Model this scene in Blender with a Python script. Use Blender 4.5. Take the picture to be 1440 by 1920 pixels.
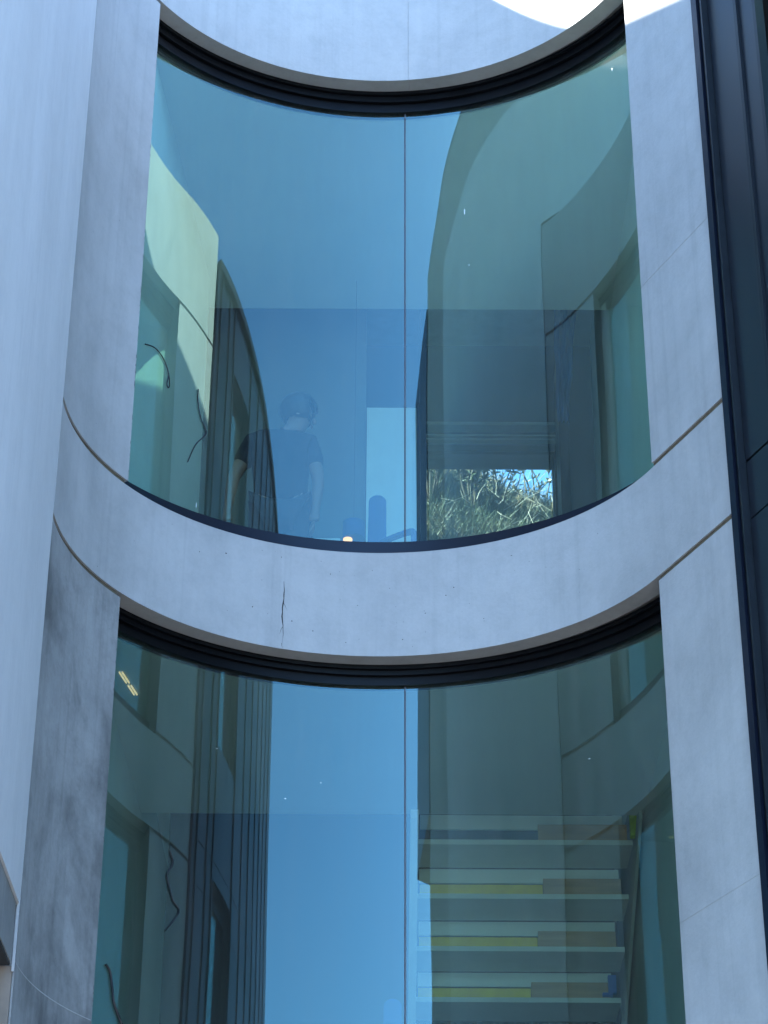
import bpy, bmesh, math, random
from mathutils import Vector, Matrix, noise
random.seed(7)
S = bpy.context.scene
for o in list(bpy.data.objects): bpy.data.objects.remove(o)
COL = S.collection
R = math.radians

# ------------------------------------------------------------------ camera, sky, sun, exposure
cam_d = bpy.data.cameras.new('camera'); cam = bpy.data.objects.new('camera', cam_d); COL.objects.link(cam)
cam_d.sensor_fit = 'HORIZONTAL'; cam_d.sensor_width = 36.0; cam_d.lens = 4445.6/1440*36
cam_d.clip_start = 0.05; cam_d.clip_end = 3000
th = R(30); ro = math.atan2(38, 7700); c_, s_ = math.cos(ro), math.sin(ro)
rt = Vector((1, 0, 0)); up = Vector((0, -math.sin(th), math.cos(th))); fw = Vector((0, math.cos(th), math.sin(th)))
X = rt*c_+up*s_; Y = -rt*s_+up*c_; Z = -fw
cam.matrix_world = Matrix(((X.x, Y.x, Z.x, 0), (X.y, Y.y, Z.y, 0), (X.z, Y.z, Z.z, 0), (0, 0, 0, 1)))
S.camera = cam

SUN = Vector((-1.0, -0.5, 1.208)).normalized()          # towards the sun
w = bpy.data.worlds.new('World'); S.world = w; w.use_nodes = True
nt = w.node_tree; nt.nodes.clear()
sky = nt.nodes.new('ShaderNodeTexSky'); sky.sky_type = 'NISHITA'; sky.sun_disc = False
sky.sun_elevation = math.asin(SUN.z); sky.sun_rotation = math.atan2(SUN.x, SUN.y)
sky.air_density = 1.0; sky.dust_density = 0.35; sky.ozone_density = 2.2; sky.altitude = 200
bg = nt.nodes.new('ShaderNodeBackground'); bg.inputs[1].default_value = 0.15
wo = nt.nodes.new('ShaderNodeOutputWorld')
tint = nt.nodes.new('ShaderNodeMix'); tint.data_type = 'RGBA'; tint.blend_type = 'MULTIPLY'; tint.inputs[0].default_value = 1
tint.inputs[7].default_value = (.64, .90, 1.12, 1)
nt.links.new(sky.outputs[0], tint.inputs[6]); nt.links.new(tint.outputs[2], bg.inputs[0]); nt.links.new(bg.outputs[0], wo.inputs[0])
sd = bpy.data.lights.new('sun', 'SUN'); sd.energy = 4.6; sd.angle = R(0.53); sd.color = (1, .95, .86)
so = bpy.data.objects.new('sun', sd); COL.objects.link(so); so.location = SUN*60
so.rotation_euler = SUN.to_track_quat('Z', 'Y').to_euler()
S.view_settings.view_transform = 'Standard'; S.view_settings.look = 'None'
S.view_settings.gamma = 1; S.view_settings.use_curve_mapping = False
S.view_settings.exposure = 2.62
S.cycles.use_denoising = True
S.cycles.caustics_reflective = False; S.cycles.caustics_refractive = False
S.cycles.max_bounces = 14; S.cycles.transparent_max_bounces = 16; S.cycles.glossy_bounces = 6
S.cycles.diffuse_bounces = 5; S.cycles.sample_clamp_indirect = 6

# ------------------------------------------------------------------ materials
def nodes(name):
    m = bpy.data.materials.new(name); m.use_nodes = True
    t = m.node_tree; b = t.nodes['Principled BSDF']
    return m, t, b
def N(t, kind, **kw):
    n = t.nodes.new(kind)
    for k, v in kw.items():
        if k in n.inputs: n.inputs[k].default_value = v
        else: setattr(n, k, v)
    return n
def ramp(t, src, stops):
    r = t.nodes.new('ShaderNodeValToRGB'); e = r.color_ramp.elements
    while len(e) < len(stops): e.new(.5)
    for el, (p, c) in zip(e, stops):
        el.position = p; el.color = (*c, 1) if len(c) == 3 else c
    t.links.new(src, r.inputs[0]); return r
def mixc(t, fac, a, b, mode='MIX'):
    m = t.nodes.new('ShaderNodeMix'); m.data_type = 'RGBA'; m.blend_type = mode
    L = t.links
    for sock, v in ((m.inputs[0], fac), (m.inputs[6], a), (m.inputs[7], b)):
        if isinstance(v, (int, float)): sock.default_value = v
        elif isinstance(v, tuple): sock.default_value = (*v, 1)
        else: L.new(v, sock)
    return m.outputs[2]
def g3(v): return (v, v, v)
def concrete(name, base, amt=1.0, big=(1.0, 1.0, 1.0), stain=0.25, seed=0.0):
    m, t, b = nodes(name); L = t.links
    tc = N(t, 'ShaderNodeTexCoord'); mp = N(t, 'ShaderNodeMapping'); mp.inputs['Location'].default_value = (seed, seed*.7, seed*1.3)
    mp.inputs['Scale'].default_value = big; L.new(tc.outputs['Object'], mp.inputs[0])
    n1 = N(t, 'ShaderNodeTexNoise', Scale=1.6, Detail=9.0, Roughness=.62, Distortion=.35); L.new(mp.outputs[0], n1.inputs[0])
    r1 = ramp(t, n1.outputs[0], [(.32, tuple(x*(1-stain*amt) for x in base)), (.5, base), (.68, tuple(min(1, x*(1+.13*amt)) for x in base))])
    mp2 = N(t, 'ShaderNodeMapping'); mp2.inputs['Scale'].default_value = (9, 9, .7); L.new(tc.outputs['Object'], mp2.inputs[0])
    n2 = N(t, 'ShaderNodeTexNoise', Scale=1.4, Detail=6.0, Roughness=.6); L.new(mp2.outputs[0], n2.inputs[0])
    r2 = ramp(t, n2.outputs[0], [(.3, g3(.86)), (.62, g3(1.0))])
    c = mixc(t, .6*amt, r1.outputs[0], r2.outputs[0], 'MULTIPLY')
    n3 = N(t, 'ShaderNodeTexNoise', Scale=55.0, Detail=5.0, Roughness=.7); L.new(tc.outputs['Object'], n3.inputs[0])
    r3 = ramp(t, n3.outputs[0], [(.3, g3(.9)), (.6, g3(1.0))])
    c = mixc(t, .6*amt, c, r3.outputs[0], 'MULTIPLY')
    v = N(t, 'ShaderNodeTexVoronoi', Scale=26.0); L.new(tc.outputs['Object'], v.inputs[0])
    rv = ramp(t, v.outputs['Distance'], [(.03, g3(.55)), (.065, g3(1.0))])
    nv = N(t, 'ShaderNodeTexNoise', Scale=2.3); L.new(tc.outputs['Object'], nv.inputs[0])
    fv = ramp(t, nv.outputs[0], [(.55, g3(0)), (.62, g3(.7))])
    c = mixc(t, fv.outputs[0], c, mixc(t, 1.0, c, rv.outputs[0], 'MULTIPLY'))
    mp4 = N(t, 'ShaderNodeMapping'); mp4.inputs['Scale'].default_value = (22, 22, .45); L.new(tc.outputs['Object'], mp4.inputs[0])
    n4 = N(t, 'ShaderNodeTexNoise', Scale=1.0, Detail=3.0); L.new(mp4.outputs[0], n4.inputs[0])
    r4 = ramp(t, n4.outputs[0], [(.56, g3(1.0)), (.72, g3(.86))]); c = mixc(t, .8*amt, c, r4.outputs[0], 'MULTIPLY')
    n5 = N(t, 'ShaderNodeTexNoise', Scale=7.0, Detail=10.0, Roughness=.75); L.new(tc.outputs['Object'], n5.inputs[0])
    r5 = ramp(t, n5.outputs[0], [(.36, g3(.84)), (.55, g3(1.0))]); c = mixc(t, .8*amt, c, r5.outputs[0], 'MULTIPLY')
    L.new(c, b.inputs['Base Color'])
    rr = ramp(t, n1.outputs[0], [(.3, g3(.62)), (.7, g3(.85))]); L.new(rr.outputs[0], b.inputs['Roughness'])
    bp = N(t, 'ShaderNodeBump', Strength=.12, Distance=.01); L.new(n3.outputs[0], bp.inputs['Height'])
    bp2 = N(t, 'ShaderNodeBump', Strength=.25, Distance=.03); L.new(n1.outputs[0], bp2.inputs['Height']); L.new(bp.outputs[0], bp2.inputs['Normal'])
    L.new(bp2.outputs[0], b.inputs['Normal'])
    return m
def plain(name, col, rough=.5, metal=0.0, var=.08, scale=6.0, spec=.5, bump=.05, sc3=(1, 1, 1)):
    m, t, b = nodes(name); L = t.links
    tc = N(t, 'ShaderNodeTexCoord'); mp = N(t, 'ShaderNodeMapping'); mp.inputs['Scale'].default_value = sc3; L.new(tc.outputs['Object'], mp.inputs[0])
    n = N(t, 'ShaderNodeTexNoise', Scale=scale, Detail=6.0, Roughness=.6); L.new(mp.outputs[0], n.inputs[0])
    r = ramp(t, n.outputs[0], [(.3, tuple(x*(1-var) for x in col)), (.7, tuple(min(1, x*(1+var)) for x in col))])
    L.new(r.outputs[0], b.inputs['Base Color']); b.inputs['Metallic'].default_value = metal
    rr = ramp(t, n.outputs[0], [(.3, g3(max(.02, rough*.85))), (.7, g3(min(1, rough*1.15)))]); L.new(rr.outputs[0], b.inputs['Roughness'])
    b.inputs['Specular IOR Level'].default_value = spec
    if bump:
        bp = N(t, 'ShaderNodeBump', Strength=bump, Distance=.01); L.new(n.outputs[0], bp.inputs['Height']); L.new(bp.outputs[0], b.inputs['Normal'])
    return m
def emit(name, col, st):
    m = bpy.data.materials.new(name); m.use_nodes = True; t = m.node_tree; t.nodes.clear()
    e = N(t, 'ShaderNodeEmission', Strength=st); e.inputs[0].default_value = (*col, 1)
    o = N(t, 'ShaderNodeOutputMaterial'); t.links.new(e.outputs[0], o.inputs[0]); return m
def glass_mat(name, base_r, gl, tr, wave=0.0, dust=False):
    m = bpy.data.materials.new(name); m.use_nodes = True; t = m.node_tree; t.nodes.clear(); L = t.links
    ge = N(t, 'ShaderNodeNewGeometry'); io = N(t, 'ShaderNodeMath', operation='MULTIPLY_ADD'); L.new(ge.outputs['Backfacing'], io.inputs[0])
    io.inputs[1].default_value = 1/1.5-1.5; io.inputs[2].default_value = 1.5      # the same air-to-glass Fresnel from both sides
    fr = N(t, 'ShaderNodeFresnel'); L.new(io.outputs[0], fr.inputs['IOR'])
    ma = N(t, 'ShaderNodeMath', operation='MULTIPLY_ADD'); L.new(fr.outputs[0], ma.inputs[0]); ma.inputs[1].default_value = 1-base_r; ma.inputs[2].default_value = base_r; ma.use_clamp = True
    g = N(t, 'ShaderNodeBsdfGlossy', Roughness=0.0); g.inputs['Color'].default_value = (*gl, 1)
    tb = N(t, 'ShaderNodeBsdfTransparent'); tb.inputs[0].default_value = (*tr, 1)
    mx = N(t, 'ShaderNodeMixShader'); L.new(ma.outputs[0], mx.inputs[0]); L.new(tb.outputs[0], mx.inputs[1]); L.new(g.outputs[0], mx.inputs[2])
    if wave:
        tc = N(t, 'ShaderNodeTexCoord'); n = N(t, 'ShaderNodeTexNoise', Scale=.9, Detail=1.0); L.new(tc.outputs['Object'], n.inputs[0])
        bp = N(t, 'ShaderNodeBump', Strength=1.0, Distance=wave); L.new(n.outputs[0], bp.inputs['Height'])
        L.new(bp.outputs[0], g.inputs['Normal'])
    out = mx.outputs[0]
    if dust:      # a thin uneven film of dust and run marks, raised to haze the glass
        tc = N(t, 'ShaderNodeTexCoord'); mp = N(t, 'ShaderNodeMapping'); mp.inputs['Scale'].default_value = (7, 7, .9); L.new(tc.outputs['Object'], mp.inputs[0])
        n = N(t, 'ShaderNodeTexNoise', Scale=1.6, Detail=9.0, Roughness=.65); L.new(mp.outputs[0], n.inputs[0])
        rd = ramp(t, n.outputs[0], [(.36, g3(.016)), (.72, g3(.055))])
        n2 = N(t, 'ShaderNodeTexNoise', Scale=120.0, Detail=2.0); L.new(tc.outputs['Object'], n2.inputs[0])
        r2 = ramp(t, n2.outputs[0], [(.70, g3(0)), (.76, g3(.10))])
        ad = N(t, 'ShaderNodeMath', operation='ADD'); L.new(rd.outputs[0], ad.inputs[0]); L.new(r2.outputs[0], ad.inputs[1])
        df = N(t, 'ShaderNodeBsdfDiffuse'); df.inputs[0].default_value = (.5, .5, .48, 1)
        m2 = N(t, 'ShaderNodeMixShader'); L.new(ad.outputs[0], m2.inputs[0]); L.new(mx.outputs[0], m2.inputs[1]); L.new(df.outputs[0], m2.inputs[2]); out = m2.outputs[0]
    o = N(t, 'ShaderNodeOutputMaterial'); L.new(out, o.inputs[0]); return m
M = {}
M['conc'] = concrete('panel_concrete', (.46, .46, .445), .65, (1, 1, .8), .2)
M['conc_left'] = concrete('blotchy_concrete', (.345, .345, .33), 1.3, (1.3, 1.3, 1.0), .42, 3.1)
M['render'] = concrete('light_render', (.72, .72, .70), .35, (4, 2.5, .5), .12, 5.0)
M['render2'] = concrete('grey_render', (.42, .42, .39), .35, (4, 2.5, .5), .12, 8.0)
M['lintel'] = concrete('lintel_concrete', (.3, .3, .285), .7, (1, 1, 1), .25, 2.0)
M['filler'] = plain('joint_mastic', (.13, .105, .07), .9, var=.3, scale=30)
M['black'] = plain('black_aluminium', (.003, .0035, .005), .4, spec=.2)
M['navy'] = plain('navy_aluminium', (.005, .008, .018), .4, spec=.3)
M['metal'] = plain('dark_cladding', (.011, .014, .019), .32, var=.25, scale=1.3, spec=.34, bump=.08, sc3=(1, 1, .35))
M['seam'] = plain('dark_seam_metal', (.014, .018, .022), .42, var=.15, spec=.22)
M['glass'] = glass_mat('tinted_glass', .08, (.62, 1.0, .93), (.60, .80, .75), .004, True)
M['clear'] = glass_mat('clear_glass', .0, (.9, 1, .95), (.93, .97, .95))
mi_ = bpy.data.materials.new('inner_glass_face'); mi_.use_nodes = True; t_ = mi_.node_tree; t_.nodes.clear()
tb_ = N(t_, 'ShaderNodeBsdfTransparent'); tb_.inputs[0].default_value = (.97, .99, .98, 1); t_.links.new(tb_.outputs[0], N(t_, 'ShaderNodeOutputMaterial').inputs[0]); M['inner'] = mi_
M['silicone'] = plain('silicone', (.06, .06, .07), .4)
M['joint_grey'] = plain('joint_edge', (.16, .17, .19), .5)
M['alu'] = plain('bare_aluminium', (.55, .56, .6), .3, metal=1.0)
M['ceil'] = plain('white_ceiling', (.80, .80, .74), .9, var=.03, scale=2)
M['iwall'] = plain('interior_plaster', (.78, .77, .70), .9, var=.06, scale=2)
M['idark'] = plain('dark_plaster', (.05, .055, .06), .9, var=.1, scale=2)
M['ceil2'] = plain('dimmed_white_ceiling', (.44, .45, .42), .9, var=.04, scale=2)  # ceiling paint with the lower room's dimness put into its colour
M['iwall2'] = plain('dimmed_plaster', (.42, .43, .40), .9, var=.06, scale=2)  # copy of the interior plaster, darkened to dim the lower room
M['floor'] = plain('screed', (.25, .24, .22), .8, var=.15, scale=3)
M['white'] = plain('white_paint', (.78, .78, .76), .5, var=.03)
M['stair'] = plain('stair_paint', (.68, .69, .65), .6, var=.08, scale=5)
M['yellow'] = plain('yellow_foam', (.95, .62, .04), .7, var=.15, scale=9)
M['wood'] = plain('plywood', (.50, .30, .17), .7, var=.22, scale=5, sc3=(.6, 6, 6))
M['blue'] = plain('blue_plastic', (.02, .10, .45), .35, var=.15)
M['dblue'] = plain('dark_blue_fabric', (.02, .06, .2), .7, var=.2)
M['lime'] = plain('lime_cloth', (.45, .6, .03), .8, var=.2)
M['cable'] = plain('black_cable', (.012, .012, .014), .5)
M['skin'] = plain('skin', (.24, .13, .095), .55, var=.06, scale=8)
M['shirt'] = plain('navy_shirt', (.006, .008, .014), .85, var=.2, scale=14, bump=.3)
M['trouser'] = plain('dark_trousers', (.02, .022, .03), .85, var=.2, scale=14)
M['hair'] = plain('black_hair', (.01, .009, .008), .5, var=.3, scale=40, bump=.5)
M['paving'] = plain('grey_paving', (.17, .165, .16), .9, var=.15, scale=2)
M['soil'] = plain('dry_soil', (.07, .06, .042), .95, var=.35, scale=3, bump=.5)
M['leaf'] = plain('green_leaf', (.07, .10, .055), .5, var=.4, scale=7)
M['leaf2'] = plain('pale_leaf', (.42, .42, .34), .5, var=.35, scale=7)
M['straw'] = plain('dry_grass', (.46, .36, .25), .8, var=.3, scale=9)
M['bark'] = plain('grey_bark', (.17, .15, .12), .9, var=.35, scale=30, bump=.5)
M['dark'] = plain('near_black', (.03, .032, .035), .8)  # plain near-black for the lintel's underside and the metal building's body
M['warm'] = emit('warm_bulb', (1.0, .42, .15), .42)
M['strip'] = emit('warm_strip', (1.0, .70, .35), .16)
M['speck'] = plain('paint_dab', (.8, .85, .82), .5)
M['hole'] = plain('pin_hole', (.035, .033, .03), .95)

# ------------------------------------------------------------------ helpers
def link(name, bm, mat, parent=None, smooth=None, bevel=0.0, **props):
    if bevel:
        es = [e for e in bm.edges if len(e.link_faces) == 2 and e.calc_face_angle(0) > R(35)]
        bmesh.ops.bevel(bm, geom=es, offset=bevel, segments=1, affect='EDGES', clamp_overlap=True)
    bmesh.ops.recalc_face_normals(bm, faces=bm.faces)
    me = bpy.data.meshes.new(name); bm.to_mesh(me); bm.free()
    for mm in (mat if isinstance(mat, (list, tuple)) else [mat]): me.materials.append(mm)
    if smooth is not None:
        for p in me.polygons: p.use_smooth = True
        me.set_sharp_from_angle(angle=R(smooth))
    o = bpy.data.objects.new(name, me); COL.objects.link(o)
    if parent:
        o.parent = parent; o.matrix_parent_inverse = Matrix.Translation(-parent.matrix_world.translation) if False else Matrix()
        o.location = -Vector(parent['origin']) if 'origin' in parent else (0, 0, 0)
    for k, v in props.items(): o[k] = v
    return o
ORG = {}
def thing(name, label, cat, loc=(0, 0, 0), group=None):
    o = bpy.data.objects.new(name, None); COL.objects.link(o); o.location = loc; o.empty_display_size = .2
    o['label'] = label; o['category'] = cat
    if group: o['group'] = group
    ORG[o.name] = Vector(loc); return o
def part(name, bm, mat, parent, smooth=None, bevel=0.0, **props):
    """bm is in world coordinates; the part is parented under its thing or part"""
    o = link(name, bm, mat, None, smooth, bevel, **props)
    o.parent = parent
    o.location = -ORG.get(parent.name, Vector())
    ORG[o.name] = Vector((0, 0, 0))      # a sub-part of a mesh part keeps world coordinates
    return o
def box(bm, x0, x1, y0, y1, z0, z1):
    v = [bm.verts.new(p) for p in ((x0, y0, z0), (x1, y0, z0), (x1, y1, z0), (x0, y1, z0), (x0, y0, z1), (x1, y0, z1), (x1, y1, z1), (x0, y1, z1))]
    for f in ((0, 3, 2, 1), (4, 5, 6, 7), (0, 1, 5, 4), (1, 2, 6, 5), (2, 3, 7, 6), (3, 0, 4, 7)): bm.faces.new([v[i] for i in f])
    return v
def BX(*a):
    bm = bmesh.new(); box(bm, *a); return bm
def prism(bm, poly, z0, z1):
    a = [bm.verts.new((x, y, z0)) for x, y in poly]; b = [bm.verts.new((x, y, z1)) for x, y in poly]
    n = len(poly); bm.faces.new(a[::-1]); bm.faces.new(b)
    for i in range(n): bm.faces.new((a[i], a[(i+1) % n], b[(i+1) % n], b[i]))
def ribbon(bm, inner, outer, z0, z1, mi=None):
    """solid between two plan polylines of equal length"""
    n = len(inner); V = []
    for (p, q) in zip(inner, outer):
        V.append([bm.verts.new((p[0], p[1], z0)), bm.verts.new((p[0], p[1], z1)), bm.verts.new((q[0], q[1], z1)), bm.verts.new((q[0], q[1], z0))])
    for i in range(n-1):
        a, b = V[i], V[i+1]
        for k in range(4):
            f = bm.faces.new((a[k], b[k], b[(k+1) % 4], a[(k+1) % 4]))
            if mi is not None: f.material_index = 0 if k == 0 else mi
    f = bm.faces.new(V[0][::-1]); g = bm.faces.new(V[-1])
    if mi is not None: f.material_index = g.material_index = mi
def tube(bm, pts, r, seg=8, taper=None):
    pts = [Vector(p) for p in pts]; rings = []
    for i, p in enumerate(pts):
        d = (pts[min(i+1, len(pts)-1)]-pts[max(i-1, 0)]).normalized()
        a = d.cross(Vector((0.13, .3, .95))); a = a.normalized() if a.length > 1e-4 else Vector((1, 0, 0)); b = d.cross(a)
        rr = r*(taper[i] if taper else 1)
        rings.append([bm.verts.new(p+a*rr*math.cos(t)+b*rr*math.sin(t)) for t in [2*math.pi*k/seg for k in range(seg)]])
    for i in range(len(rings)-1):
        for k in range(seg): bm.faces.new((rings[i][k], rings[i][(k+1) % seg], rings[i+1][(k+1) % seg], rings[i+1][k]))
    bm.faces.new(rings[0][::-1]); bm.faces.new(rings[-1])
def smooth_pts(P, n=6):
    P = [Vector(p) for p in P]; out = []
    for i in range(len(P)-1):
        p0, p1, p2, p3 = P[max(i-1, 0)], P[i], P[i+1], P[min(i+2, len(P)-1)]
        for k in range(n):
            t = k/n
            out.append(.5*((2*p1)+(-p0+p2)*t+(2*p0-5*p1+4*p2-p3)*t*t+(-p0+3*p1-3*p2+p3)*t**3))
    out.append(P[-1]); return out

# plan of the bay: an arc, then a straight pier on the right
CC = (-.033, 9.072); RC = 1.43          # face of the concrete
GC = (-.022, 9.042); RG = 1.62         # outer face of the glass
def arc(c, r, a0, a1, n): return [(c[0]+r*math.sin(R(a0+(a1-a0)*i/n)), c[1]+r*math.cos(R(a0+(a1-a0)*i/n))) for i in range(n+1)]
A_L0, A_L1, A_R0 = -89.0, -57.3, 66.0
PR0 = (CC[0]+RC*math.sin(R(A_R0)), CC[1]+RC*math.cos(R(A_R0))); PR1 = (1.545, 9.05)
def face(d, a0=None, a1=None, pier=False, n=64):
    """plan polyline at depth d behind the concrete face"""
    P = arc(CC, RC+d, a0 if a0 is not None else A_L0, a1 if a1 is not None else A_R0, n)
    if pier:
        nx, ny = (PR1[1]-PR0[1]), -(PR1[0]-PR0[0]); l = math.hypot(nx, ny); nx, ny = -nx/l, -ny/l
        for k in range(1, 9):
            t = k/8; bl = min(1, t*3)
            ax, ay = math.sin(R(A_R0)), math.cos(R(A_R0))
            wx, wy = ax*(1-bl)+nx*bl, ay*(1-bl)+ny*bl
            P.append((PR0[0]+(PR1[0]-PR0[0])*t+wx*d, PR0[1]+(PR1[1]-PR0[1])*t+wy*d))
    return P
HA, HB, HC = 8.909, 5.823, 5.240
G0 = -1.5        # ground level
TOP = 9.80
J = .013         # half a joint

# ------------------------------------------------------------------ ground, hillside
bm = bmesh.new(); q = [bm.verts.new(p) for p in ((-600, -600, G0), (600, -600, G0), (600, 600, G0), (-600, 600, G0))]; bm.faces.new(q)
link('ground', bm, M['paving'], kind='structure')
def hz(x, y):
    t = min(1, max(0, (y-14.45)/1.35)); return 7.60+1.50*t**.8+.50*math.exp(-((x-.42)/.40)**2)*t+.10*t*(1 if x < 1.15 else math.exp(-((x-1.15)/.2)**2))
bm = bmesh.new(); nx, ny = 140, 60; gv = {}
for i in range(nx+1):
    for j in range(ny+1):
        x = -14+28*i/nx; y = 14.45+18*(j/ny)**1.6
        z = hz(x, y)+.03*(y-17 if y > 17 else 0)+.08*noise.noise((x*1.3, y*1.3, 0))
        if x < -8 or x > 8: z -= (abs(x)-8)*1.5
        if j == ny: z = G0-.2
        gv[i, j] = bm.verts.new((x, y, max(z, G0-.2)))
for i in range(nx):
    for j in range(ny): bm.faces.new((gv[i, j], gv[i+1, j], gv[i+1, j+1], gv[i, j+1]))
link('hillside', bm, M['soil'], smooth=60, kind='structure')

# ------------------------------------------------------------------ the curved concrete building
bld = thing('curved_building', 'pale concrete building with a hollow curved bay of two tall windows', 'building', (0, 9, G0))
def panel(bmf, mat=M['conc'], **kw): return part('concrete_panel', bmf, mat, bld, smooth=25, bevel=.004, **kw)
def pier_left(z0, z1, mat, **kw):
    bm = bmesh.new(); ribbon(bm, face(0, A_L0, A_L1, n=24), face(.235, A_L0, A_L1, n=24), z0, z1); return panel(bm, mat, **kw)
def pier_right(z0, z1, mat, **kw):
    f0 = face(0, A_R0-.01, A_R0, True, n=1); f1 = face(.235, A_R0-.01, A_R0, True, n=1)
    bm = bmesh.new(); ribbon(bm, f0, f1, z0, z1); return panel(bm, mat, **kw)
def full(z0, z1, mat=M['conc'], d=.10, a0=None, a1=None, pier=True, **kw):
    bm = bmesh.new(); ribbon(bm, face(0, a0, a1, pier, 110), face(d, a0, a1, pier, 110), z0, z1); return panel(bm, mat, **kw)
seam_a = 6.4
full(HA+J*0, TOP, a1=seam_a-.025, pier=False)
full(HA+J*0, TOP, a0=seam_a+.025)
pier_left(HB+2.1*J, HA-1.8*J, M['conc']); pier_right(HB+2.1*J, HA-1.8*J, M['conc'])
full(HC, HB)
pier_left(2.15, HC-2*J, M['conc_left'], label='blotchy darker concrete panel'); pier_right(2.15, HC-2*J, M['conc'])
full(1.57, 2.15-2*J); full(G0, 1.57-2*J, M['conc_left'])
# mastic behind the joints
for z in (HA-J, HB+J, HC-J, 2.15-J, 1.57-J):
    for (fa, fb) in ((face(.010, A_L0, A_L1-.6, n=20), face(.08, A_L0, A_L1-.6, n=20)), (face(.010, A_R0-.01, A_R0, True, n=1), face(.08, A_R0-.01, A_R0, True, n=1))):
        bm = bmesh.new(); ribbon(bm, fa, fb, z-.0225, z+.0225); part('joint_filler', bm, M['filler'], bld)
bm = bmesh.new(); ribbon(bm, face(.02, seam_a-.3, seam_a+.3, n=2), face(.07, seam_a-.3, seam_a+.3, n=2), HA+.02, TOP-.02); part('joint_filler', bm, M['filler'], bld)
# inner structure behind the panels
WA = 72   # how far round the glass runs, hidden behind the piers
def garc(d, n=120, a0=-WA, a1=WA): return arc(GC, RG+d, a0, a1, n)
def solid_slab(name, z0, z1, y1, mat, x0=-1.75, x1=1.60, d=.06):
    P = [p for p in garc(d, 60, -70, 70)]
    poly = [(x0, y1)]+[(x0, P[0][1])]+P+[(x1, P[-1][1]), (x1, y1)]
    bm = bmesh.new(); prism(bm, poly, z0, z1); return part(name, bm, mat, bld)
solid_slab('ceiling', 8.795, 8.93, 12.61, M['ceil'])
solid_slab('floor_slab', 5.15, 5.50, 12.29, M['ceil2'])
solid_slab('floor_slab', 1.2, 1.83, 14.0, M['floor'])
part('floor_covering', BX(-1.74, 1.59, 10.8, 12.19, 5.502, 5.512), M['floor'], bld)
part('roof', BX(-1.46, 1.75, 10.62, 14.3, 9.45, 9.7), M['lintel'], bld)
bm = bmesh.new(); ribbon(bm, face(.102, None, 60, n=40), face(.35, None, 60, n=40), 8.935, 9.70); part('parapet_backing', bm, M['lintel'], bld)
bm = bmesh.new(); ribbon(bm, face(.102, None, 60, n=40), face(.30, None, 60, n=40), HC+.02, HB-.015); part('floor_edge_beam', bm, M['lintel'], bld)
bm = bmesh.new(); ribbon(bm, face(.102, None, 60, n=40), face(.30, None, 60, n=40), G0, 2.10); part('base_wall', bm, M['lintel'], bld)
def side(poly, z0, z1):
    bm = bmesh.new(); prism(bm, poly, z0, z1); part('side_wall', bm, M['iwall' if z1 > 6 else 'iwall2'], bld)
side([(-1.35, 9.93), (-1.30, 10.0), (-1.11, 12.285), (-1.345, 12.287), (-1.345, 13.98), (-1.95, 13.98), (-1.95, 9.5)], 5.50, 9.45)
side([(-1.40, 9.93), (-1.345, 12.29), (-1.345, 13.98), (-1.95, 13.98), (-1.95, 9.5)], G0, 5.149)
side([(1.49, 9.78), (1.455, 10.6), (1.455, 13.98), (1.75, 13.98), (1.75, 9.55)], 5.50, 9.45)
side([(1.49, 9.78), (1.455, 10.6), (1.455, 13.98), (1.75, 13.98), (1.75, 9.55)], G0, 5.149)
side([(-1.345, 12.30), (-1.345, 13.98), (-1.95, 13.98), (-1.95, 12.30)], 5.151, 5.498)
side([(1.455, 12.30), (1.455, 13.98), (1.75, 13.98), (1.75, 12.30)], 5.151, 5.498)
# back wall with its window
WX0, WX1, WZ0, WZ1 = .27, 1.17, 7.3, 8.545
bm = bmesh.new()
box(bm, -1.75, 1.70, 14.0, 14.2, G0, WZ0); box(bm, -1.75, WX0, 14.0, 14.2, WZ0, WZ1); box(bm, WX1, 1.70, 14.0, 14.2, WZ0, WZ1); box(bm, -1.75, 1.70, 14.0, 14.2, WZ1, 9.45)
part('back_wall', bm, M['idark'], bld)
bw = part('window', BX(WX0-.05, WX1+.05, 13.955, 13.998, WZ1, WZ1+.05), M['black'], bld, label='small rear window looking out at the planted bank')
for a in ((WX0-.05, WX0, 13.955, 14.05, WZ0, WZ1-.002), (WX1, WX1+.05, 13.955, 14.05, WZ0, WZ1-.002), (WX0, WX1, 13.955, 14.05, WZ0-.05, WZ0)):
    part('frame', BX(*a), M['black'], bw)
part('glass_pane', BX(WX0, WX1, 14.06, 14.07, WZ0, WZ1), M['clear'], bw)
bm = bmesh.new(); box(bm, WX0-.05, WX1+.08, 13.90, 13.953, 8.635, 8.647); box(bm, WX0-.05, WX1+.08, 13.90, 13.953, 8.605, 8.616); box(bm, WX0-.05, WX1+.08, 13.86, 13.953, 8.70, 8.725)
part('blind_rail', bm, M['lintel'], bld)
part('jamb_post', BX(1.18, 1.245, 13.6, 13.90, 5.6, 9.1), M['black'], bld)
part('jamb_post', BX(.225, .262, 12.66, 12.75, 5.5, 9.1), M['black'], bld)
# pale door
dr = part('door', BX(-.113, .205, 12.87, 12.91, 5.52, 8.205), M['white'], bld, label='tall pale door leaf')
part('door_frame', BX(.207, .24, 12.86, 12.93, 5.52, 8.24), M['black'], bld)
part('partition_wall', BX(-1.34, -.12, 12.93, 13.02, 5.5, 9.44), plain('grey_partition', (.15, .155, .15), .9), bld)
bm = bmesh.new(); box(bm, -.55, -.27, 12.80, 12.928, 7.14, 7.20); box(bm, -.245, -.125, 12.80, 12.928, 7.09, 7.15); part('shelf', bm, M['white'], bld)

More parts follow.
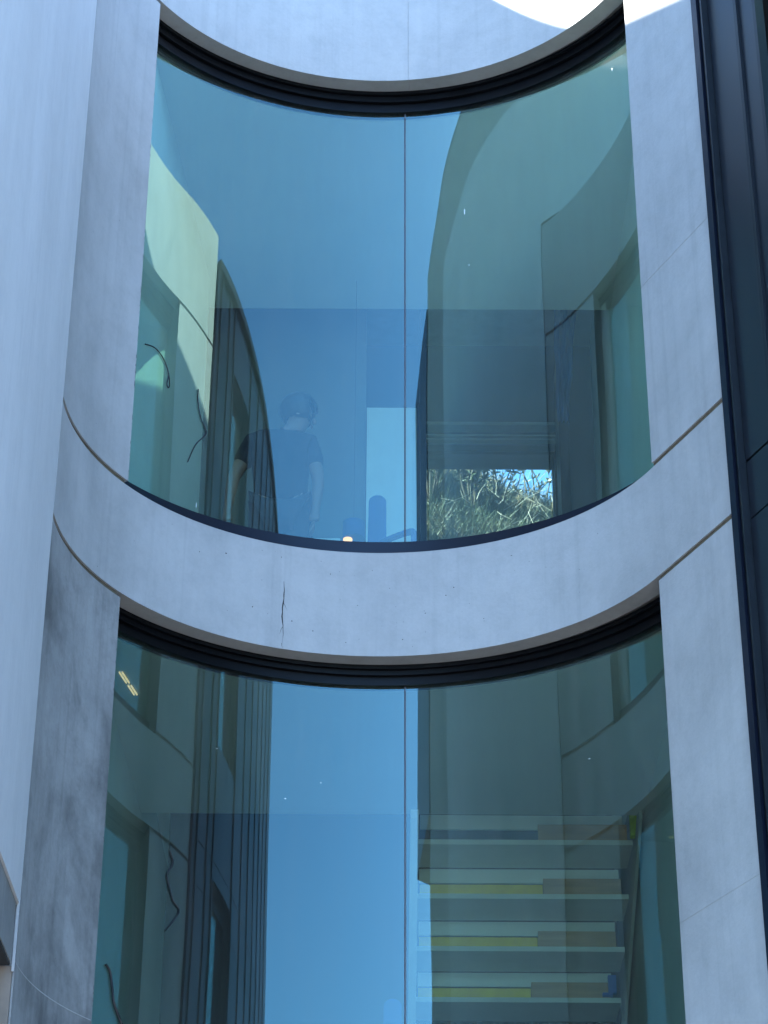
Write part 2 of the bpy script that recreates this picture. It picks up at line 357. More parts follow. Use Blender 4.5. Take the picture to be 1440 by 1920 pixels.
# windows of the bay
GA = math.degrees(math.asin((.108-GC[0])/RG))
def window(z0, z1, head, drop, label):
    bm = bmesh.new()
    # stepped head profile
    prof = [(-.06, 0, 0.004), (-.03, -.012, -.022), (0.0, -.03, -.045), (.02, -.066, -.069)]
    steps = [(-.066, -.045, .0, -.022), (-.045, -.022, .0, -.06*drop/.119), (-.022, .045, .0, -drop)]
    for (d0, d1, h0, h1) in steps: ribbon(bm, garc(d0), garc(d1-.0015), head+h1, head+h0-.001)
    w_ = part('window', bm, M['black'], bld, smooth=25, bevel=.002, label=label)
    bm = bmesh.new(); ribbon(bm, garc(-.045), garc(.05), z0-.08, z0+.128); part('frame', bm, M['navy'], w_, smooth=25, bevel=.003)
    g = .0022
    for (a0, a1) in ((-WA, GA-math.degrees(g/RG)), (GA+math.degrees(g/RG), WA)):
        bm = bmesh.new(); ribbon(bm, arc(GC, RG, a0, a1, 150), arc(GC, RG+.014, a0, a1, 150), z0+.10, z1-.03, mi=1)
        part('glass_pane', bm, [M['glass'], M['inner']], w_, smooth=20)
    bm = bmesh.new(); ribbon(bm, arc(GC, RG-.004, GA-.11, GA+.11, 2), arc(GC, RG+.004, GA-.11, GA+.11, 2), z0+.128, head-drop)
    part('silicone_joint', bm, M['silicone'], w_)
    bm = bmesh.new(); ribbon(bm, arc(GC, RG-.006, GA+.15, GA+.21, 2), arc(GC, RG-.001, GA+.15, GA+.21, 2), z0+.128, head-drop)
    part('edge_trim', bm, M['joint_grey'], w_)
    return w_
w_up = window(HB, HA, HA, .119, 'upper curved window of two tinted panes')
w_lo = window(2.15, HC, HC, .093, 'lower curved window of two tinted panes')

# faint raised formwork lines on the piers
for z in (6.87, 3.55):
    bm = bmesh.new(); ribbon(bm, face(-.0012, A_R0-.01, A_R0, True, n=1), face(.01, A_R0-.01, A_R0, True, n=1), z, z+.002); part('form_line', bm, M['conc'], bld)
for z, h in ((3.17, .004),):
    bm = bmesh.new(); ribbon(bm, face(-.0012, A_L0, A_L1-.3, n=24), face(.01, A_L0, A_L1-.3, n=24), z, z+h); part('form_line', bm, M['conc'], bld)

# specks on the glass, pin holes and the crack in the concrete
def on_arc(c, r, x): return c[1]+math.sqrt(max(0, r*r-(x-c[0])**2))
def dab(bm, x, z, sx, sz, c=GC, r=RG-.0008, n=7):
    a = math.asin((x-c[0])/r); y = on_arc(c, r, x); t = Vector((math.cos(a), -math.sin(a), 0)); o = Vector((x, y, z))
    bm.faces.new([bm.verts.new(o+t*sx*math.cos(k*2*math.pi/n)*random.uniform(.6, 1.1)+Vector((0, 0, sz*math.sin(k*2*math.pi/n)*random.uniform(.6, 1.1)))) for k in range(n)])
bm = bmesh.new()
for (x, z, a, b) in ((.44, 8.05, .004, .028), (.46, 7.68, .003, .006), (-.73, 8.70, .003, .003), (-.75, 8.73, .002, .002), (-.10, 8.855, .012, .003), (-.07, 8.853, .006, .003),
                     (-.30, 4.62, .004, .003), (-.47, 4.52, .006, .003), (.98, 4.61, .007, .002), (-.80, 4.72, .006, .002), (-.95, 6.02, .003, .02), (1.24, 8.62, .006, .012)): dab(bm, x, z, a, b)
part('paint_specks', bm, M['speck'], w_up, kind='stuff')
bm = bmesh.new()
for (x, z) in ((-.90, 5.66), (-.78, 5.70), (-.47, 5.40), (-.28, 5.69), (-.12, 5.52), (.05, 5.62), (.30, 5.56), (.36, 5.60), (.62, 5.72), (.80, 5.60), (-1.05, 5.75), (-.62, 5.6), (.95, 5.52), (-.35, 5.36),
               (-.2, 5.31), (.5, 5.4), (.2, 5.47), (-.66, 5.44), (.72, 5.66), (.1, 5.33), (-.52, 5.75), (1.02, 5.67)):
    dab(bm, x+random.uniform(-.02, .02), z, random.uniform(.0015, .005), random.uniform(.0015, .0045), CC, RC-.0012)
part('pin_holes', bm, M['hole'], bld, kind='stuff')
bm = bmesh.new()
for k in range(70):
    z = random.choice((random.uniform(5.9, 8.6), random.uniform(5.9, 7.6), random.uniform(3.2, 5.0))); a = R(A_L1-random.uniform(.02, .16)); rr = RC-.0011
    dab(bm, CC[0]+rr*math.sin(a), z, random.uniform(.001, .0035), random.uniform(.003, .016), CC, rr)
part('edge_chips', bm, plain('chipped_concrete', (.16, .16, .155), .95), bld, kind='stuff')
bm = bmesh.new()
for k in range(60):
    a = R(random.uniform(-86, 64)); z = random.uniform(5.27, 5.8) if k % 2 else random.choice((random.uniform(8.95, 9.6), random.uniform(3.0, 8.5))); rr = RC-.0012
    if 5.82 < z < 8.93 or z < 5.2: a = R(random.uniform(-86, -59))
    dab(bm, CC[0]+rr*math.sin(a), z, random.uniform(.0008, .0026), random.uniform(.0008, .0026), CC, rr)
part('pores', bm, M['hole'], bld, kind='stuff')
bm = bmesh.new(); pv = []
for i in range(15):
    t = i/14; x = -.498+.004*math.sin(t*9)+random.uniform(-.002, .002); z = 5.615-.345*t; wd = .0030*math.sin(math.pi*min(1, t*1.05+.03))*random.uniform(.5, 1.2)+.0004
    y = on_arc(CC, RC-.0014, x); pv.append((bm.verts.new((x-wd, y, z)), bm.verts.new((x+wd, y, z))))
for a, b in zip(pv, pv[1:]): bm.faces.new((a[0], a[1], b[1], b[0]))
for (x0, z0, x1, z1) in ((-.497, 5.50, -.478, 5.455), (-.500, 5.36, -.512, 5.315), (-.499, 5.27, -.496, 5.243)):
    q = []
    for i in range(6):
        t = i/5; x = x0+(x1-x0)*t+random.uniform(-.002, .002); z = z0+(z1-z0)*t; wd = .0011*(1-t)+.0002; y = on_arc(CC, RC-.0014, x); q.append((bm.verts.new((x-wd, y, z)), bm.verts.new((x+wd, y, z))))
    for a, b in zip(q, q[1:]): bm.faces.new((a[0], a[1], b[1], b[0]))
part('crack', bm, M['hole'], bld)

# ------------------------------------------------------------------ the light building on the left
lb = thing('rendered_building', 'tall light rendered building on the left with a flat side wall', 'building', (-1.462, 6.3, G0))
def lp(name, bm, mat, **k): return part(name, bm, mat, lb, **k)
bm = bmesh.new()
pz = [(6.3, 3.405), (9.083, 3.405), (9.083, 9.83), (12.45, 9.83), (12.45, 11.08), (6.3, 11.08)]
a_ = [bm.verts.new((-1.462, y, z)) for y, z in pz]; b_ = [bm.verts.new((-1.488, y, z)) for y, z in pz]; bm.faces.new(a_); bm.faces.new(b_[::-1])
for i in range(6): bm.faces.new((a_[i], b_[i], b_[(i+1) % 6], a_[(i+1) % 6]))
box(bm, -5.0, -1.495, 6.3, 9.083, 3.405, 4.99); lp('wall', bm, M['render'], bevel=.004, label='smooth pale wall facing the bay')
bm = bmesh.new(); box(bm, -6.0, -1.49, 4.9, 12.5, 5.0, 11.90); lp('wall', bm, M['render2'], bevel=.004, label='greyer upper wall set back behind the pale one')
lp('coping', BX(-6.03, -1.488, 4.89, 12.53, 11.902, 11.935), M['seam'])
lp('lintel', BX(-5.0, -1.472, 6.3, 9.045, 3.148, 3.403), M['lintel'])
lp('dark_soffit', BX(-4.19, -1.476, 6.32, 9.04, 3.136, 3.147), M['dark'])  # thin sheet added so the lintel's underside comes out dark
lp('corner_bead', BX(-1.470, -1.459, 9.060, 9.068, 3.12, 3.42), M['conc'])
lp('recess_wall', BX(-5.0, -1.47, 9.075, 9.35, G0, 3.146), plain('brown_render', (.22, .19, .16), .9, var=.25, scale=4))
lp('wall', BX(-6.0, -4.2, 4.9, 9.07, G0, 3.146), M['idark'])
lp('wall', BX(-6.0, -1.61, 9.36, 12.5, G0, 4.99), M['render2'])
lp('projecting_box', BX(-4.0, -1.463, 3.35, 4.898, 7.0, 11.62), M['metal'], bevel=.004)

# ------------------------------------------------------------------ the dark metal building on the right
P0 = Vector((1.565, 9.0, 0)); AN = R(23); V = Vector((math.sin(AN), -math.cos(AN), 0)); NI = Vector((-math.cos(AN), -math.sin(AN), 0))
mb = thing('metal_clad_building', 'dark metal clad building with standing seams on the right', 'building', (P0.x, P0.y, G0))
def mbox(bm, m0, m1, d0, d1, z0, z1):
    """m along the wall, d out of its face towards the bay"""
    c = [P0+V*m+NI*d for m, d in ((m0, d0), (m1, d0), (m1, d1), (m0, d1))]
    prism(bm, [(p.x, p.y) for p in c], z0, z1)
def mp(name, a, mat=None, parent=None, bevel=.002, **k):
    bm = bmesh.new(); mbox(bm, *a); return part(name, bm, mat or M['metal'], parent or mb, bevel=bevel, **k)
MT = 9.58
mbox_body = bmesh.new()
e1 = P0+V*4.2-NI*.25
prism(mbox_body, [(P0.x+.26, P0.y+.1), (e1.x, e1.y), (e1.x+4, e1.y), (e1.x+4, 14), (P0.x+.26, 14)], G0, MT-.02)
mp('corner_trim', (-.035, .012, -.03, .028, G0, MT), M['navy']); mp('corner_trim', (.016, .055, -.03, .014, G0, MT), M['black']); mp('corner_trim', (.056, .068, -.03, .034, G0, MT), M['seam'])
st = [.07, .33, .49]+[1.18+.43*k for k in range(8)]
open_b = (.49, 1.18); lv = [G0, 1.9, 5.13, 5.42, 9.0, MT-.06]
for i in range(len(st)-1):
    for j in range(len(lv)-1):
        z0, z1 = lv[j]+.005, lv[j+1]-.005
        a0, a1 = st[i]+.006, st[i+1]-.006
        if (a0+a1)/2 > open_b[0] and (a0+a1)/2 < open_b[1]:
            if j == 3: z1 = 6.2          # upper opening 6.2..8.97
            if j == 1: z1 = 2.3          # lower opening
            if j == 2: z0 = 5.3
        mp('metal_panel', (a0, a1, -.03, random.uniform(-.001, .002), z0, z1), bevel=0)
    if i:
        mp('standing_seam', (st[i]-.012, st[i]+.012, -.03, .016, G0, MT-.06), M['seam'], bevel=.003)
for z0, z1 in ((6.2, 8.97), (2.3, 5.25)):
    f = mp('window', (.505, 1.165, -.16, -.10, z0, z0+.06), M['black'], label='recessed window in the metal wall')
    for a in ((.505, .55, -.16, -.10, z0+.06, z1), (1.12, 1.165, -.16, -.10, z0+.06, z1), (.55, 1.12, -.16, -.10, z1-.06, z1)): mp('frame', a, M['black'], f)
    bm = bmesh.new(); mbox(bm, .55, 1.12, -.145, -.13, z0+.06, z1-.06); part('glass_pane', bm, M['glass'], f)
part('wall', mbox_body, M['dark'], mb)
mp('coping', (-.03, 4.22, -.3, .05, MT-.05, MT+.02), M['seam'])

# ------------------------------------------------------------------ stair in the lower room
stc = thing('staircase', 'pale open stair rising behind the lower window', 'staircase', (.8, 13.6, 1.83))
SX0, SX1 = .205, 1.40; RISE, GO = .193, .345
def sy(k): return 12.58+GO*k
def sz(k): return 5.12-RISE*k
yl = ['topmost', 'second from the top', 'third from the top']
for k in range(-1, 5):
    y, z = sy(k), sz(k)
    if y > 13.9: continue
    y1 = min(y+GO+.012, 13.98)
    part('tread', BX(SX0, SX1+.02, y, y1, z-.03, z), M['stair'], stc, bevel=.003)
    rz = z+RISE-.032
    part('riser', BX(SX0+.01, SX1-.03, y+.03, y+.045, z+.075, rz), M['white'], stc, bevel=.002)
def slope_bar(x0, x1):
    bm = bmesh.new(); a = (12.22, 5.2); b = (13.96, 5.2-RISE/GO*1.74); h0, h1 = -.10, .03
    for x in (x0, x1): pass
    v = [bm.verts.new((x, p[0], p[1]+h)) for x in (x0, x1) for p, h in ((a, h0), (b, h0), (b, h1), (a, h1))]
    for f in ((0, 1, 2, 3), (7, 6, 5, 4), (0, 4, 5, 1), (1, 5, 6, 2), (2, 6, 7, 3), (3, 7, 4, 0)): bm.faces.new([v[i] for i in f])
    return bm
part('stringer', slope_bar(SX0-.05, SX0-.004), M['white'], stc); part('stringer', slope_bar(SX1+.022, SX1+.04), M['iwall2'], stc)
for k in range(0, 4):
    y, z = sy(k), sz(k)
    bx0 = (.885, .93, .915, .89)[k]
    t = BX(bx0, SX1-.01*(k+1), y+.002, y+.024, z+.001, z+.095)
    o = link('wooden_board', t, M['wood'], bevel=.002, label='brown board laid at the right end of the %s visible stair tread' % ['highest', 'second', 'third', 'fourth'][k], category='board', group='brown boards on the stair treads')
    if k:
        o = link('foam_strip', BX(SX0+.012, bx0-.004, y+.004, y+.02, z+.001, z+.056), M['yellow'], bevel=.003, label='yellow strip lying left of the brown board on the %s visible tread' % ['', 'second', 'third', 'fourth'][k], category='strip', group='yellow strips on the stair treads')
        if k in (1, 2):
            pass
link('cloth', BX(1.405, 1.46, 12.52, 12.57, 5.125, 5.29), M['lime'], bevel=.015, label='small yellow-green cloth hung at the right end of the top stair tread', category='cloth')
bm = bmesh.new(); box(bm, 1.345, 1.392, 13.58, 13.62, 4.56, 4.67); box(bm, 1.31, 1.37, 13.58, 13.62, 4.545, 4.562)
link('tape_dispenser', bm, M['blue'], bevel=.004, label='blue tape tool at the right end of the fourth stair tread', category='tool')

# blue plastic sheet hanging in the upper room
bm = bmesh.new(); n = 12; rows = []
for j in range(9):
    z = 8.95-.92*j/8; rows.append([bm.verts.new((1.10+(.15-.010*j)*i/n+.006*math.sin(j*1.7), 12.75+.02*math.sin(i*1.5+j*.3), z)) for i in range(n+1)])
for a, b in zip(rows, rows[1:]):
    for i in range(n): bm.faces.new((a[i], a[i+1], b[i+1], b[i]))
o = link('plastic_sheet', bm, M['dblue'], smooth=60, label='strip of blue plastic sheet hanging in the upper room at the right', category='sheet')
md = o.modifiers.new('thick', 'SOLIDIFY'); md.thickness = .002

# pendant lamp
pl = thing('pendant_lamp', 'small dark pendant lamp with a glowing warm bulb in the upper room', 'lamp', (-.215, 12.0, 6.73))
def cyl(r, z0, z1, x, y, n=28, r1=None):
    bm = bmesh.new(); r1 = r if r1 is None else r1
    a = [bm.verts.new((x+r*math.cos(2*math.pi*k/n), y+r*math.sin(2*math.pi*k/n), z0)) for k in range(n)]
    b = [bm.verts.new((x+r1*math.cos(2*math.pi*k/n), y+r1*math.sin(2*math.pi*k/n), z1)) for k in range(n)]
    bm.faces.new(a[::-1]); bm.faces.new(b)
    for k in range(n): bm.faces.new((a[k], a[(k+1) % n], b[(k+1) % n], b[k]))
    return bm
LX, LY, LZ = -.18, 12.3, 6.915
pl.location = (LX, LY, LZ); ORG[pl.name] = Vector((LX, LY, LZ))
part('shade', cyl(.066, LZ, LZ+.11, LX, LY), M['dblue'], pl, smooth=40)
bm = bmesh.new(); bmesh.ops.create_uvsphere(bm, u_segments=20, v_segments=12, radius=1)
for v in bm.verts: v.co = Vector((LX-.035+v.co.x*.028, LY+v.co.y*.028, LZ-.005+v.co.z*.022))
part('bulb', bm, M['warm'], pl, smooth=60)
bm = bmesh.new(); tube(bm, [(LX, LY, LZ+.105), (LX, LY, 8.80)], .0012, 6); part('cord', bm, M['cable'], pl)
# linear ceiling lights in the lower room
for (y0, y1, nm) in ((10.50, 10.62, 'nearer'), (10.65, 10.755, 'farther')):
    t = thing('linear_light', '%s of the two short twin ceiling strips at the top left of the lower window' % nm, 'ceiling light', (-1.28, y0, 5.10), 'twin ceiling strips')
    xx = lambda y: -1.301+(y-10.50)*.20
    for dx in (0, .014):
        bm = bmesh.new(); prism(bm, [(xx(y0)+dx, y0), (xx(y0)+dx+.005, y0), (xx(y1)+dx+.005, y1), (xx(y1)+dx, y1)], 5.14, 5.1485); part('tube', bm, M['strip'], t)
# chair and roll
ch = thing('office_chair', 'narrow blue chair back rising in front of the pale door in the upper room', 'chair', (-.02, 11.4, 5.512))
def rnd(bm, x0, x1, y, z0, z1, d=.04, seg=12):
    r = (x1-x0)/2; cx = (x0+x1)/2
    P = [(x0*1.0-.012, z0), (x1+.004, z0)]+[(cx+r*math.cos(math.pi*k/seg), z1-r*.9+r*.9*math.sin(math.pi*k/seg)) for k in range(seg+1)]
    a = [bm.verts.new((p, y, q)) for p, q in P]; b = [bm.verts.new((p, y+d, q)) for p, q in P]; n = len(P)
    bm.faces.new(a); bm.faces.new(b[::-1])
    for i in range(n): bm.faces.new((a[i], b[i], b[(i+1) % n], a[(i+1) % n]))
bm = bmesh.new(); rnd(bm, -.085, .012, 11.4, 6.02, 6.69); part('backrest', bm, M['dblue'], ch, bevel=.01)
bm = bmesh.new(); tube(bm, smooth_pts([(-.02, 11.41, 6.39), (.07, 11.36, 6.405), (.13, 11.3, 6.395), (.16, 11.2, 6.34), (.16, 11.1, 6.2)]), .018); part('armrest', bm, M['dblue'], ch, smooth=60)
part('seat', BX(-.2, .18, 10.98, 11.40, 5.96, 6.03), M['dblue'], ch, bevel=.02)
bm = bmesh.new(); tube(bm, [(-.02, 11.2, 5.96), (-.02, 11.2, 5.60)], .03); part('column', bm, M['black'], ch)
bm = bmesh.new()
for k in range(5): tube(bm, [(-.02, 11.2, 5.6), (-.02+.26*math.cos(k*1.257), 11.2+.26*math.sin(k*1.257), 5.545)], .022, 6)
part('base', bm, M['black'], ch)
bm = bmesh.new(); rnd(bm, .01, .10, 11.45, 1.835, 3.81, .09)
link('rolled_mat', bm, M['dblue'], bevel=.012, label='tall dark blue roll standing behind the seam of the lower window', category='roll')

# dangling cables in front of the left side of the glass
def gl_pt(px, py, off=.006):
    """point on the outside of the curved pane for a bearing (tan azimuth, slope)"""
    u = Vector((px, 1.0)); l = u.length; u = u/l; c = Vector(GC); r = RG-off; b = u.dot(c); t = b+math.sqrt(b*b-c.dot(c)+r*r)
    return (u.x*t, u.y*t, t/l*py)
CABLES = [
 ('short black cable with a looped end dangling at the upper left of the glass', [(-.1217, .6751), (-.1167, .6729), (-.1124, .6671), (-.1093, .659), (-.1081, .6517), (-.1085, .6488), (-.1094, .651), (-.1088, .6558)]),
 ('thin kinked black cable hanging beside the sunlit patch in the upper glass', [(-.0935, .6479), (-.0934, .6409), (-.0914, .6305), (-.0887, .624), (-.0891, .6208), (-.0936, .6149), (-.0969, .6053)]),
 ('zigzag black cable hanging at mid height in the lower glass', [(-.0957, .4009), (-.094, .3966), (-.0944, .3933), (-.0963, .3894), (-.0948, .3831), (-.0928, .3769), (-.0902, .3719), (-.0957, .3632)]),
 ('thick bent black cable at the lowest left corner of the glass', [(-.1211, .3476), (-.119, .3442), (-.1177, .3375), (-.1165, .3303), (-.1141, .3243), (-.1114, .3184)]),
]
for i, (lab, P) in enumerate(CABLES):
    bm = bmesh.new(); tube(bm, smooth_pts([gl_pt(*p) for p in P], 5), .0035 if i < 3 else .0065, 6)
    link('cable', bm, M['cable'], smooth=60, label=lab, category='cable', group='loose cables on the glass')

# ------------------------------------------------------------------ person in the upper room
def skin_mesh(name, V, E, rad, mat, parent, sub=2, root=0):
    me = bpy.data.meshes.new(name); me.from_pydata(V, E, []); me.materials.append(mat)
    o = bpy.data.objects.new(name, me); COL.objects.link(o); o.parent = parent
    md = o.modifiers.new('skin', 'SKIN'); md.use_smooth_shade = True
    for i, r in enumerate(rad):
        sv = me.skin_vertices[0].data[i]; sv.radius = (r, r) if not isinstance(r, tuple) else r; sv.use_root = (i == root)
    s2 = o.modifiers.new('sub', 'SUBSURF'); s2.levels = sub; s2.render_levels = sub
    return o
pr = thing('person', 'person in dark blue t-shirt behind the upper glass, head bowed right', 'person', (-.56, 11.12, 5.512))
J_ = {'nb': (.005, -.005, 1.33), 'yoke': (-.005, 0, 1.30), 'pelvis': (0, 0, .90), 'belly': (0, 0, 1.04), 'chest': (-.01, -.01, 1.22), 'neck': (.02, -.01, 1.385), 'head0': (.075, .0, 1.44), 'head1': (.09, .005, 1.53), 'head2': (.075, .01, 1.585),
      'shL': (-.17, 0, 1.33), 'shR': (.15, 0, 1.33), 'elL': (-.265, -.02, 1.10), 'elR': (.205, -.02, 1.09), 'wrL': (-.285, -.06, .87), 'wrR': (.19, -.08, .86), 'haL': (-.28, -.075, .80), 'haR': (.185, -.095, .79),
      'hpL': (-.09, 0, .86), 'hpR': (.09, 0, .86), 'knL': (-.11, -.01, .47), 'knR': (.11, -.02, .47), 'anL': (-.12, .03, .08), 'anR': (.12, .03, .08), 'ftL': (-.13, -.12+.2, .03), 'ftR': (.14, .1, .03)}
def sk(name, spec, E, mat, parent, sub=2):
    ks = [k for k, _ in spec]; ix = {k: i for i, k in enumerate(ks)}
    return skin_mesh(name, [J_[k] for k in ks], [(ix[a], ix[b]) for a, b in E], [r for _, r in spec], mat, parent, sub)
for s, sx in (('L', -1), ('R', 1)):
    h = Vector(J_['ha'+s])
    for f in range(4):
        J_['f%s%d0' % (s, f)] = tuple(h+Vector((0, .024-.016*f, -.01))); J_['f%s%d1' % (s, f)] = tuple(h+Vector((-.006*sx, .026-.017*f, -.055+.004*abs(f-1.5)))); J_['f%s%d2' % (s, f)] = tuple(h+Vector((-.02*sx, .024-.017*f, -.088+.008*abs(f-1.5))))
    J_['t%s0' % s] = tuple(h+Vector((-.004*sx, .03, .02))); J_['t%s1' % s] = tuple(h+Vector((-.018*sx, .048, -.012))); J_['t%s2' % s] = tuple(h+Vector((-.024*sx, .05, -.04)))
spec = [('pelvis', (.14, .10)), ('belly', (.13, .09)), ('chest', (.12, .085)), ('nb', .052), ('neck', .05), ('head0', .06), ('head1', .085), ('head2', .078),
        ('shL', .05), ('shR', .05), ('elL', .038), ('elR', .038), ('wrL', .025), ('wrR', .025), ('haL', (.018, .036)), ('haR', (.018, .036)),
        ('hpL', .085), ('hpR', .085), ('knL', .055), ('knR', .055), ('anL', .038), ('anR', .038), ('ftL', .035), ('ftR', .035)]
E_ = [('pelvis', 'belly'), ('belly', 'chest'), ('chest', 'nb'), ('nb', 'neck'), ('neck', 'head0'), ('head0', 'head1'), ('head1', 'head2'), ('chest', 'shL'), ('chest', 'shR'), ('shL', 'elL'), ('shR', 'elR'),
      ('elL', 'wrL'), ('elR', 'wrR'), ('wrL', 'haL'), ('wrR', 'haR'), ('pelvis', 'hpL'), ('pelvis', 'hpR'), ('hpL', 'knL'), ('hpR', 'knR'), ('knL', 'anL'), ('knR', 'anR'), ('anL', 'ftL'), ('anR', 'ftR')]
sk('body', spec, E_, M['skin'], pr)
for s in 'LR':
    for f in list(range(4))+['t']:
        ks = ['f%s%d%d' % (s, f, k) for k in range(3)] if f != 't' else ['t%s%d' % (s, k) for k in range(3)]
        sk('finger' if f != 't' else 'thumb', [(ks[0], .009), (ks[1], .0085), (ks[2], .0065)], [(ks[0], ks[1]), (ks[1], ks[2])], M['skin'], pr, 1)
J_['slL'] = (-.225, -.012, 1.18); J_['slR'] = (.185, -.012, 1.17); J_['hem'] = (0, 0, .88); J_['col'] = (.012, -.01, 1.375)
sk('t_shirt', [('hem', (.165, .12)), ('belly', (.155, .115)), ('chest', (.18, .125)), ('yoke', (.16, .10)), ('col', .058), ('shL', .07), ('shR', .07), ('slL', .058), ('slR', .058)],
   [('hem', 'belly'), ('belly', 'chest'), ('chest', 'yoke'), ('yoke', 'col'), ('yoke', 'shL'), ('yoke', 'shR'), ('shL', 'slL'), ('shR', 'slR')], M['shirt'], pr)
J_['cuL'] = (-.12, .03, .10); J_['cuR'] = (.12, .03, .10)
sk('trousers', [('pelvis', (.155, .115)), ('hpL', .10), ('hpR', .10), ('knL', .07), ('knR', .07), ('cuL', .055), ('cuR', .055)], [('pelvis', 'hpL'), ('pelvis', 'hpR'), ('hpL', 'knL'), ('hpR', 'knR'), ('knL', 'cuL'), ('knR', 'cuR')], M['trouser'], pr)
bm = bmesh.new(); bmesh.ops.create_icosphere(bm, subdivisions=4, radius=1)
for v in list(bm.verts):
    n_ = noise.noise(v.co*5)*.06
    v.co = Vector((v.co.x*.104, v.co.y*.112, v.co.z*.095))*(1+n_)
dl = [v for v in bm.verts if (v.co.x > .07 and v.co.z < .0) or v.co.z < -.078]
bmesh.ops.delete(bm, geom=dl, context='VERTS')
for v in bm.verts: v.co += Vector((.082, .0, 1.555))
me = bpy.data.meshes.new('hair'); bm.to_mesh(me); bm.free(); me.materials.append(M['hair']); o = bpy.data.objects.new('hair', me); COL.objects.link(o); o.parent = pr
md = o.modifiers.new('thick', 'SOLIDIFY'); md.thickness = .012; md.offset = 0
for p in me.polygons: p.use_smooth = True
# face turned to the right and down: nose, ear, eye sockets, mouth
bm = bmesh.new(); bmesh.ops.create_icosphere(bm, subdivisions=2, radius=1)
for v in bm.verts: v.co = Vector((v.co.x*.014+.170, v.co.y*.011+.02, v.co.z*.02+1.497))
part_ = bpy.data.meshes.new('nose'); bm.to_mesh(part_); bm.free(); part_.materials.append(M['skin']); o = bpy.data.objects.new('nose', part_); COL.objects.link(o); o.parent = pr
bm = bmesh.new(); bmesh.ops.create_icosphere(bm, subdivisions=2, radius=1)
for v in bm.verts: v.co = Vector((v.co.x*.018+.085, v.co.y*.006-.082, v.co.z*.022+1.50))
part_ = bpy.data.meshes.new('ear'); bm.to_mesh(part_); bm.free(); part_.materials.append(M['skin']); o = bpy.data.objects.new('ear', part_); COL.objects.link(o); o.parent = pr
for nm, zz, yy in (('eye', 1.525, -.03), ('eye', 1.525, .05), ('mouth', 1.455, .01)):
    bm = bmesh.new(); bmesh.ops.create_icosphere(bm, subdivisions=2, radius=1)
    for v in bm.verts: v.co = Vector((v.co.x*.008+(.166 if nm == 'eye' else .158), v.co.y*(.012 if nm == 'eye' else .022)+yy, v.co.z*.006+zz))
    part_ = bpy.data.meshes.new(nm); bm.to_mesh(part_); bm.free(); part_.materials.append(M['hair'] if nm == 'eye' else M['skin']); o = bpy.data.objects.new(nm, part_); COL.objects.link(o); o.parent = pr

# ------------------------------------------------------------------ planting on the bank behind the rear window
def blade(bm, base, d, ln, wd, bend, n=3):
    d = Vector(d).normalized(); s = d.cross(Vector((0, 0, 1))); s = s.normalized() if s.length > .01 else Vector((1, 0, 0)); s.rotate(Matrix.Rotation(random.uniform(0, 6.3), 3, d)); prev = None
    for i in range(n+1):
        t = i/n; p = Vector(base)+d*ln*t+Vector((0, 0, -bend*ln*t*t)); w_ = wd*math.sin(math.pi*min(.98, .12+.86*t)) if n > 2 else wd*(1-t)
        a, b = bm.verts.new(p-s*w_), bm.verts.new(p+s*w_)
        if prev: bm.faces.new((prev[0], prev[1], b, a))
        prev = (a, b)
rv = lambda s: Vector((random.uniform(-s, s), random.uniform(-s, s), random.uniform(-s, s)))
bm = bmesh.new()
for k in range(19000):
    x = random.uniform(.05, 1.6); y = random.uniform(14.55, 15.5) if k % 4 else random.uniform(15.5, 16.2); z = hz(x, y)
    blade(bm, (x, y, z-.03), (random.uniform(-.9, .9), random.uniform(-.7, .2), 1), random.uniform(.07, .26), random.uniform(.0012, .003), random.uniform(0, .6))
link('green_grass', bm, M['leaf'], kind='stuff', label='dense green grass on the bank behind the rear window')
bm = bmesh.new()
for k in range(2600):
    x = random.gauss(.52, .20) if k % 4 else random.uniform(.8, 1.6); y = random.uniform(15.45, 16.1); z = hz(x, y)
    blade(bm, (x, y, z), (random.uniform(-1, 1), random.uniform(-.7, .1), 1), random.uniform(.12, .34), random.uniform(.001, .0022), random.uniform(.1, .9))
link('dry_grass', bm, M['straw'], kind='stuff', label='straw-coloured dry grass along the top of the bank')
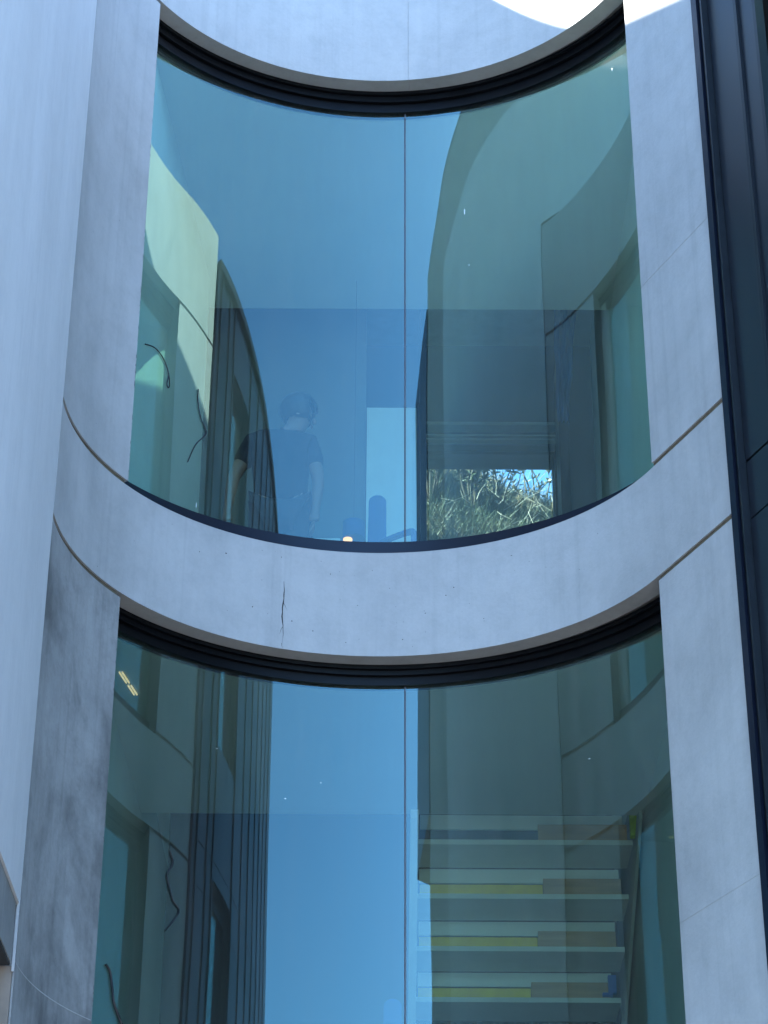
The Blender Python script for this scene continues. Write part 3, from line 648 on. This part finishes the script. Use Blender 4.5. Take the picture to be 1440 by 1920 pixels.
def shrub(x, y, h, nst, lab, lmat, spread=.25, leaf=.05, lw=.012, dens=14):
    z0 = hz(x, y)-.05; t = thing('shrub', lab, 'shrub', (x, y, z0), 'shrubs on the bank')
    bs, bl = bmesh.new(), bmesh.new()
    for k in range(nst):
        a = random.uniform(0, 6.3); tip = Vector((x+spread*math.cos(a)*random.uniform(.3, 1), y-abs(spread*math.sin(a))*.6, z0+h*random.uniform(.6, 1)))
        P = smooth_pts([(x, y, z0), Vector((x, y, z0)).lerp(tip, .4)+rv(.05), Vector((x, y, z0)).lerp(tip, .75)+rv(.05), tip], 5)
        tube(bs, P, .009, 5, [1-.8*i/(len(P)-1) for i in range(len(P))])
        for m in range(dens):
            i = random.randrange(len(P)//3, len(P)); blade(bl, P[i], (random.uniform(-1, 1), random.uniform(-1, .3), random.uniform(-.2, 1)), leaf*random.uniform(.6, 1.3), lw*random.uniform(.7, 1.2), random.uniform(0, .3), 4)
    part('stem', bs, M['bark'], t, smooth=60); part('foliage', bl, lmat, t)
shrub(.34, 15.2, .95, 16, 'dense dark green shrub at the left of the rear window view', M['leaf'], .3, .06, .006, 60)
shrub(.66, 15.2, .85, 14, 'mid green shrub in the middle of the rear window view', M['leaf'], .28, .055, .006, 55)
shrub(.88, 15.3, .62, 9, 'pale leaved shrub reaching up against the sky', M['leaf2'], .22, .05, .009, 13)
shrub(1.12, 15.5, .66, 8, 'grey green shrub at the right edge of the rear window view', M['leaf2'], .2, .045, .009, 13)
shrub(.10, 15.7, .8, 9, 'tall leafy shrub hidden partly by the left window jamb', M['leaf'], .25, .05, .007, 20)
t = thing('bare_tree', 'leaning bare grey trunk rising from the bank', 'tree', (.95, 16.2, hz(.95, 16.2)-.1))
bm = bmesh.new(); P = smooth_pts([(.98, 16.2, 8.45), (.90, 16.2, 8.95), (.82, 16.2, 9.3), (.74, 16.2, 9.7), (.70, 16.2, 10.4)], 6); tube(bm, P, .034, 8, [1-.5*i/(len(P)-1) for i in range(len(P))]); part('trunk', bm, M['bark'], t, smooth=60)
bm = bmesh.new(); P = smooth_pts([(.90, 16.2, 8.95), (.76, 16.15, 9.2), (.72, 16.1, 9.8)], 6); tube(bm, P, .02, 6, [1-.6*i/(len(P)-1) for i in range(len(P))]); part('limb', bm, M['bark'], t, smooth=60)
bm = bmesh.new()
for k in range(90):
    a = Vector((random.uniform(.3, 1.3), random.uniform(14.85, 15.15), random.uniform(8.2, 8.8))); d = Vector((random.uniform(-1, 1), random.uniform(-.2, .2), random.uniform(-.6, .9))).normalized()*random.uniform(.12, .4)
    tube(bm, [a, a+d*.5+rv(.03), a+d], random.uniform(.0015, .0035), 4, [1, .8, .4])
link('dry_twigs', bm, plain('bleached_twigs', (.6, .56, .48), .8), kind='stuff', label='pale dry twigs tangled in front of the shrubs')
